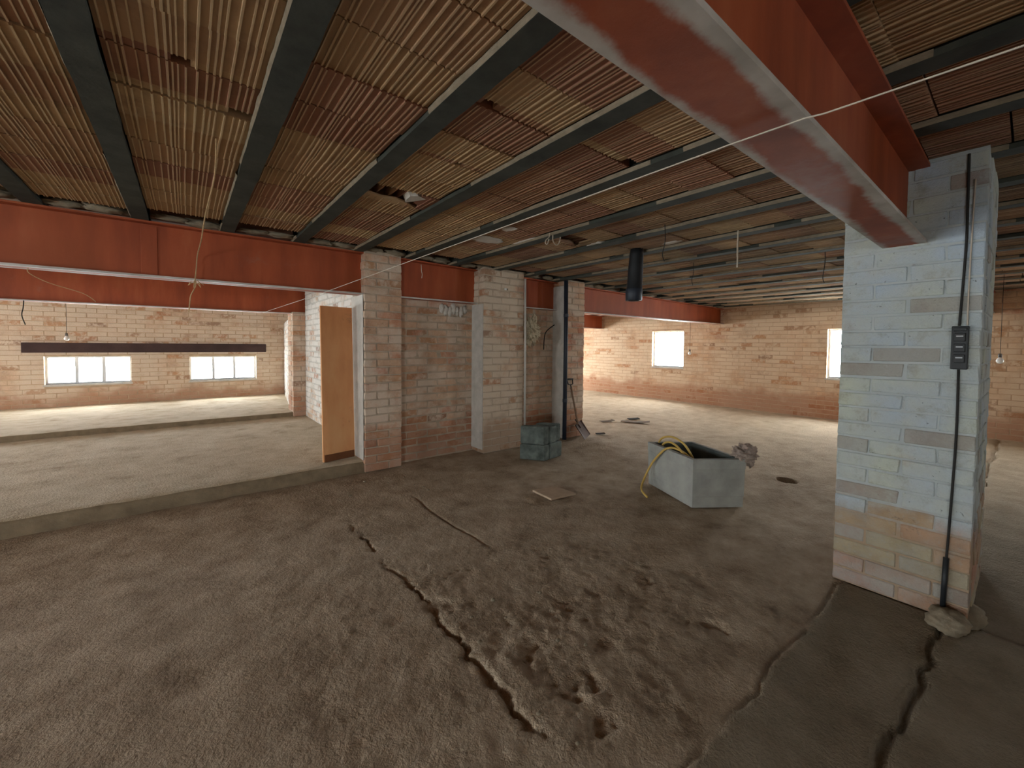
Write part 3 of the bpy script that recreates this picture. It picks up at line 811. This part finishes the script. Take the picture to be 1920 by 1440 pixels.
hz = [(3.55, 2.30, .012), (3.66, 2.44, .03), (3.80, 2.50, .10), (3.865, 2.46, .25), (3.82, 2.34, .39), (3.80, 2.25, .468), (3.835, 2.17, .478), (3.86, 2.05, .42), (3.92, 1.96, .25), (4.05, 2.05, .115), (4.12, 2.25, .12),
      (4.05, 2.40, .25), (3.985, 2.41, .43), (3.93, 2.31, .505), (3.87, 2.19, .50), (3.82, 2.08, .44), (3.86, 1.98, .28), (4.0, 1.92, .12), (4.18, 2.05, .11), (4.2, 2.35, .15), (4.08, 2.50, .36), (4.0, 2.44, .50), (3.94, 2.30, .562), (3.90, 2.17, .55), (3.90, 2.08, .48), (3.98, 1.98, .25), (4.1, 1.92, .112)]
cord('garden_hose', hz, .011, M_hose, 'yellow hose coiled in the concrete trough with its end hanging to the floor', 'hose', n=10)
rg = blob('rag', (4.165, 1.655, .485), (.125, .09, .08), M_rag, None, .5, 2.6, 61, 5, (4.15, 1.65, .40))
tag(rg, 'crumpled grey rag hanging over the corner of the concrete trough', 'rag')
blob('rag_tail', (4.21, 1.625, .40), (.035, .03, .055), M_rag, rg, .5, 3, 66, 3)

# ---------------------------------------------------------------- stacked stone blocks beside the rendered pillar
F_ = Vector((3.62, 3.86)); La = Vector((3.43, 4.14))-F_; la = La.normalized(); Rb = Vector((4.0, 3.92))-F_; rb = Rb.normalized()
def quad(a0, a1, b0, b1):
    return [tuple(F_+la*a0+rb*b0), tuple(F_+la*a0+rb*b1), tuple(F_+la*a1+rb*b1), tuple(F_+la*a1+rb*b0)]
def stone(q, z0, z1, label):
    m = [sum(p[i] for p in q)/4 for i in (0, 1)]
    o = MB().prism(q, z0, z1).build('stone_block', M_stone, None, (m[0], m[1], z0), bevel=.014)
    return tag(o, label, 'stone block', 'stacked stone blocks')
stone(quad(0, .335, 0, .10), 0, .205, 'green-grey stone block at the bottom of the stack, facing the plywood board')
stone(quad(.005, .325, -.005, .10), .208, .445, 'pale-edged green stone block on top of the stack, facing the plywood board')
stone(quad(.0, .30, .115, .385), 0, .21, 'dark stone block at the bottom of the stack, on the shovel side')
stone(quad(-.005, .28, .118, .255), .213, .43, 'narrow dark stone block standing in the middle of the stack top')
stone(quad(.03, .30, .268, .40), .213, .44, 'darkest stone block on the stack top beside the shovel')

# ---------------------------------------------------------------- shovel leaning on the pillar
t = root('shovel', (4.98, 4.47, 0), 'old square shovel leaning against the brick pillar', 'shovel')
a = Vector((4.955, 4.535, .34)); b = Vector((4.88, 4.592, .82)); d = (b-a).normalized()
MB().tube(smooth_path([(4.985, 4.545, .20), (4.975, 4.525, .26), tuple(a), tuple(a+d*.25), tuple(b)], 4), .015, 8).build('shaft', M_wood, t, smooth=True)
hr = Vector((.93, -.2, 0)).normalized()
MB().tube([b, b+d*.05+hr*.0, b+d*.06+hr*.045, b+d*.14+hr*.055], .010, 6).tube([b+d*.05, b+d*.06-hr*.045, b+d*.14-hr*.055], .010, 6).tube([b+d*.14-hr*.065, b+d*.14+hr*.065], .013, 8).build('handle', M_black, t, smooth=True)
bd = Vector((.34, -.50, -.80)).normalized(); br = Vector((.97, .24, 0)); br = (br-bd*br.dot(bd)).normalized(); bn = bd.cross(br)
s0 = Vector((4.99, 4.555, .235)); V = []; Fb = []
prof = [(-.13, .035), (-.115, .008), (-.05, 0), (.05, 0), (.115, .008), (.13, .035)]
BSG = 1 if bn.y < 0 else -1
for k, (ln, sc) in enumerate([(0, .92), (.03, 1), (.16, 1), (.275, 1.02)]):
    for (q, hh) in prof: V.append(s0+bd*ln+br*q*sc+bn*(hh*(1.1-.25*k))*BSG)
for k in range(3):
    for q in range(5): Fb.append((k*6+q, k*6+q+1, k*6+q+7, k*6+q+6))
bl = MB().add(V, Fb).build('blade', M_blade, t); so = bl.modifiers.new('solid', 'SOLIDIFY'); so.thickness = .004
MB().tube([s0-bd*.06+Vector((-.006, -.02, .02)), s0+bd*.09+bn*BSG*.008], [.018, .010], 8).build('socket', M_blade, t, smooth=True)

# ---------------------------------------------------------------- pipes
cord('pipe', [(3.905, 4.615, 2.47), (3.912, 4.612, 1.5), (3.918, 4.612, .30)], .016, M_whitepvc, 'slim white pipe on the edge of the rendered pillar', 'pipe', sm=False, n=10)
t = root('downpipe', (4.735, 4.585, 0), 'black downpipe down the front corner of the shovel pillar', 'pipe')
MB().tube([(4.725, 4.585, 2.53), (4.735, 4.583, 1.5), (4.73, 4.585, 0)], .034, 12).build('pipe_body', M_blackpipe, t, smooth=True)
for z in (.6, 1.95): MB().tube([(4.732, 4.584, z), (4.732, 4.584, z+.05)], .040, 12).build('collar', M_blackpipe, t)
cord('cable', [(4.72, 4.83, 1.835), (4.66, 4.84, 1.80), (4.56, 4.855, 1.72), (4.53, 4.865, 1.62), (4.525, 4.87, 1.43)], .008, M_cable, 'dark bent cable hanging in the brick alcove beside the downpipe', 'cable')
t = root('hanging_pipe', (3.86, 2.72, 2.0), 'black plastic pipe stub hanging from the ceiling', 'pipe')
m = MB().lathe([(.060, 0), (.084, 0), (.086, .02), (.085, .14), (.082, .145), (.080, .32), (.074, .50), (.068, .56), (.055, .56), (.060, .02), (.060, 0)], (3.86, 2.72, 2.0), 24)
m.V = [(x+(z-2.0)*.05, y-(z-2.0)*.02, z) for x, y, z in m.V]
m.build('pipe_body', M_black, t, smooth=True)
mm = MB().lathe([(.087, -.002), (.089, .0), (.089, .12), (.0865, .125)], (3.863, 2.719, 2.0), 24).build('collar', M_blackpipe, t, smooth=True)
blb = blob('dried_foam', (4.09, 4.68, 1.725), (.115, .10, .18), M_foam, None, .8, 4.2, 91, 5, (4.02, 4.6, 1.6)); tag(blb, 'shaggy clump of dried foam on the white pipe in the brick alcove', 'foam')
t = root('insulator', (3.547, 4.63, 2.27), 'small white ceramic knob on the rendered pillar', 'insulator')
MB().tube([(3.547, 4.640, 2.29), (3.547, 4.615, 2.288), (3.552, 4.605, 2.280)], [.016, .018, .012], 10).build('knob', M_bulb, t, smooth=True)
MB().tube([(3.562, 4.625, 2.285), (3.585, 4.618, 2.275), (3.59, 4.63, 2.30)], .004, 6).build('hook', M_cable, t, smooth=True)

# ---------------------------------------------------------------- plywood board
t = root('plywood_board', (1.40, 5.02, .13), 'tall narrow orange plywood board leaning beside the corner pillar', 'board')
m = MB().prism([(1.222, 4.990), (1.598, 5.060), (1.594, 5.082), (1.218, 5.012)], .135, 1.935)
m.V = [(x, y+.05*(z-.13), z) for x, y, z in m.V]; m.build('panel', M_board, t, bevel=.003)
m = MB().prism([(1.240, 4.984), (1.590, 5.050), (1.588, 5.060), (1.238, 4.994)], .135, .215); m.V = [(x, y+.05*(z-.13), z) for x, y, z in m.V]
m.build('bottom_rail', simple('darker_plywood', c(120, 78, 50)), t)

# ---------------------------------------------------------------- lintel over the low windows
t = root('window_lintel', (-.4, 11.87, 1.275), 'long dark timber lintel above the low windows', 'lintel')
MB().box((-2.42, 11.82, 1.275), (1.58, 11.895, 1.468)).build('timber', M_lintel, t, bevel=.008)

# ---------------------------------------------------------------- floor pieces
lid = MB().prism([(2.765, 3.12), (2.75, 2.83), (3.06, 2.79), (3.03, 3.06)], .0, .020).build('stone_slab', M_lid, None, (2.9, 2.95, 0), bevel=.004)
tag(lid, 'flat square stone lid lying on the floor', 'stone slab')
def sheet(name, P, curl, mat, label, th=.006, z=.006):
    n_ = 7; V = []; Fs = []
    a, b, d, e = [Vector(p) for p in P]
    for i in range(n_):
        t_ = i/(n_-1); p = a.lerp(b, t_); q = e.lerp(d, t_); zz = z+curl*max(0, t_-.5)**2*4
        V += [(p.x, p.y, zz), (q.x, q.y, zz), (q.x, q.y, zz+th), (p.x, p.y, zz+th)]
    for i in range(n_-1):
        for k in range(4): Fs.append((i*4+k, i*4+(k+1) % 4, i*4+4+(k+1) % 4, i*4+4+k))
    Fs += [(0, 1, 2, 3), tuple(len(V)-4+k for k in range(4))]
    o = MB().add(V, Fs).build(name, mat, None, (a.x, a.y, 0)); return tag(o, label, 'debris', 'flat debris on the far floor')
sheet('flat_offcut', [(6.72, 4.98), (6.98, 4.50), (7.10, 4.58), (6.84, 5.05)], .03, M_debris, 'curled flat offcut lying on the bright floor beyond the shovel')
sheet('flat_offcut', [(6.40, 5.18), (6.70, 5.10), (6.73, 5.20), (6.43, 5.28)], .01, M_debris, 'thin brown offcut beside the curled offcut')
sheet('flat_offcut', [(7.05, 5.02), (7.25, 4.90), (7.32, 5.0), (7.12, 5.12)], .006, M_dark, 'black flat piece behind the curled offcut', .012)
sheet('flat_offcut', [(5.42, 4.50), (5.55, 4.42), (5.59, 4.48), (5.46, 4.56)], .006, M_dark, 'small dark chip on the floor by the shovel blade', .012)
for k in range(26):     # loose grit and crumbs by the corner pillar and the groove
    x, y = (RNG.uniform(1.2, 2.0), RNG.uniform(3.6, 4.5)) if k < 14 else (RNG.uniform(1.1, 1.9), RNG.uniform(1.0, 2.4))
    s = RNG.uniform(.005, .012)
    o = blob('rubble_crumb', (x, y, s*.4), (s*1.4, s, s*.7), M_dab, None, .4, 2, k, 2, (x, y, 0))
    tag(o, 'small mortar crumb on the floor below the corner pillar' if k < 14 else 'small mortar crumb on the floor along the long groove', 'rubble', 'crumbs below the corner pillar' if k < 14 else 'crumbs along the groove')

# ---------------------------------------------------------------- strings, wires, bulbs
o = cord('wire', [(1.11, 8.59, 2.045), (1.20, 4.9, 2.058), (1.254, .60, 2.090), (1.257, .57, 2.092), (1.262, .38, 2.092), (1.27, .34, 2.09), (1.33, -3.0, 2.05)], .0022, M_wire, 'long taut pale wire stretched under the red beams', 'wire', sm=False)
TW = cord('twine', [(.145, 2.70, 2.57), (.155, 3.1, 2.50), (.13, 3.7, 2.42), (.12, 4.4, 2.36), (.102, 4.77, 2.30), (.092, 4.782, 2.18), (.082, 4.785, 2.07), (.086, 4.78, 2.02), (.05, 4.78, 1.93), (.041, 4.78, 1.862), (.032, 4.78, 1.775)], .0045, M_twine, 'sisal twine knotted on the beam flange with a frayed end hanging', 'twine')
t = TW
for k in range(7):
    a_ = k*.9; MB().tube(smooth_path([(.085, 4.785, 2.05), (.085+.03*cos(a_), 4.775, 2.05+.02*sin(a_)), (.085+.06*cos(a_), 4.775+.01*sin(a_), 2.03-.03*abs(sin(a_)))], 4), .003, 5).build('strand', M_twine, t)
cord('wire', [(-.93, 4.79, 2.06), (-.927, 4.79, 2.02), (-.83, 4.79, 1.957), (-.659, 4.79, 1.897), (-.60, 4.79, 1.86), (-.568, 4.79, 1.826)], .003, M_twine, 'thin limp twine drooping from the red beam in front of the low windows', 'twine')
cord('cable', [(-1.715, 8.57, 2.05), (-1.72, 8.56, 1.95), (-1.734, 8.56, 1.848), (-1.705, 8.56, 1.72)], .006, M_cable, 'short dark cable end hanging from the far red beam', 'cable')
cord('cord', [(2.333, 4.78, 2.50), (2.336, 4.775, 2.42), (2.345, 4.775, 2.38), (2.34, 4.775, 2.33)], .004, M_rope, 'short frayed cord hanging before the beam next to the corner pillar', 'cord')
t = root('cord', (3.915, 1.667, 2.22), 'doubled white cord hanging from a ceiling joist near the whitewashed pillar', 'cord')
MB().tube([(3.915, 1.667, 2.55), (3.905, 1.665, 2.40), (3.895, 1.66, 2.31)], .006, 6).build('strand', M_rope, t)
MB().tube([(3.915, 1.667, 2.55), (3.920, 1.668, 2.38), (3.912, 1.666, 2.22)], .006, 6).build('strand', M_rope, t)
t = root('wire_hook', (2.72, 2.85, 2.45), 'twisted pale wire hooks hanging from the ceiling before the gypsum patches', 'wire')
MB().tube(smooth_path([(2.71, 2.85, 2.56), (2.70, 2.85, 2.52), (2.66, 2.85, 2.485), (2.655, 2.85, 2.455), (2.68, 2.85, 2.452), (2.70, 2.85, 2.50)], 5), .005, 6).build('hook', M_rope, t)
MB().tube(smooth_path([(2.75, 2.85, 2.56), (2.75, 2.85, 2.50), (2.78, 2.85, 2.465), (2.82, 2.85, 2.47), (2.845, 2.85, 2.52), (2.85, 2.85, 2.55)], 5), .005, 6).build('hook', M_rope, t)
for (x, y, z, lab) in [(3.27, 2.0, 2.24, 'thin wire end hanging from a joist beside the hanging pipe'), (4.9, 2.6, 2.25, 'thin wire end hanging from a joist between the hanging pipe and the end wall'), (5.4, 1.4, 2.2, 'thin wire end hanging from a joist by the whitewashed pillar')]:
    cord('wire', [(x, y, 2.57+drop(x)), (x+.01, y, 2.42), (x-.01, y+.01, z+.06), (x+.004, y, z)], .004, M_cable, lab, 'wire')

def bulb(x, y, z, label, ztop):
    t = root('light_bulb', (x, y, z), label, 'light bulb', 'hanging bulbs')
    MB().lathe([(.001, 0), (.022, .004), (.034, .022), (.036, .04), (.028, .062), (.016, .078), (.014, .085)], (x, y, z), 16).build('glass', M_bulb, t, smooth=True)
    MB().lathe([(.001, .082), (.017, .082), (.019, .10), (.016, .13), (.004, .135)], (x, y, z), 12).build('socket', M_sock, t, smooth=True)
    MB().tube([(x, y, z+.13), (x+.004, y, (z+ztop)/2), (x, y, ztop)], .003, 5).build('cord', M_cable, t)
bulb(-1.62, 10.5, 1.51, 'bulb hanging before the dark lintel over the low windows', 2.57)
bulb(9.5, 5.08, 1.30, 'bulb hanging beside the square window in the end wall', 2.48)
bulb(8.5, .24, 1.31, 'bulb hanging beyond the whitewashed pillar', 2.49)
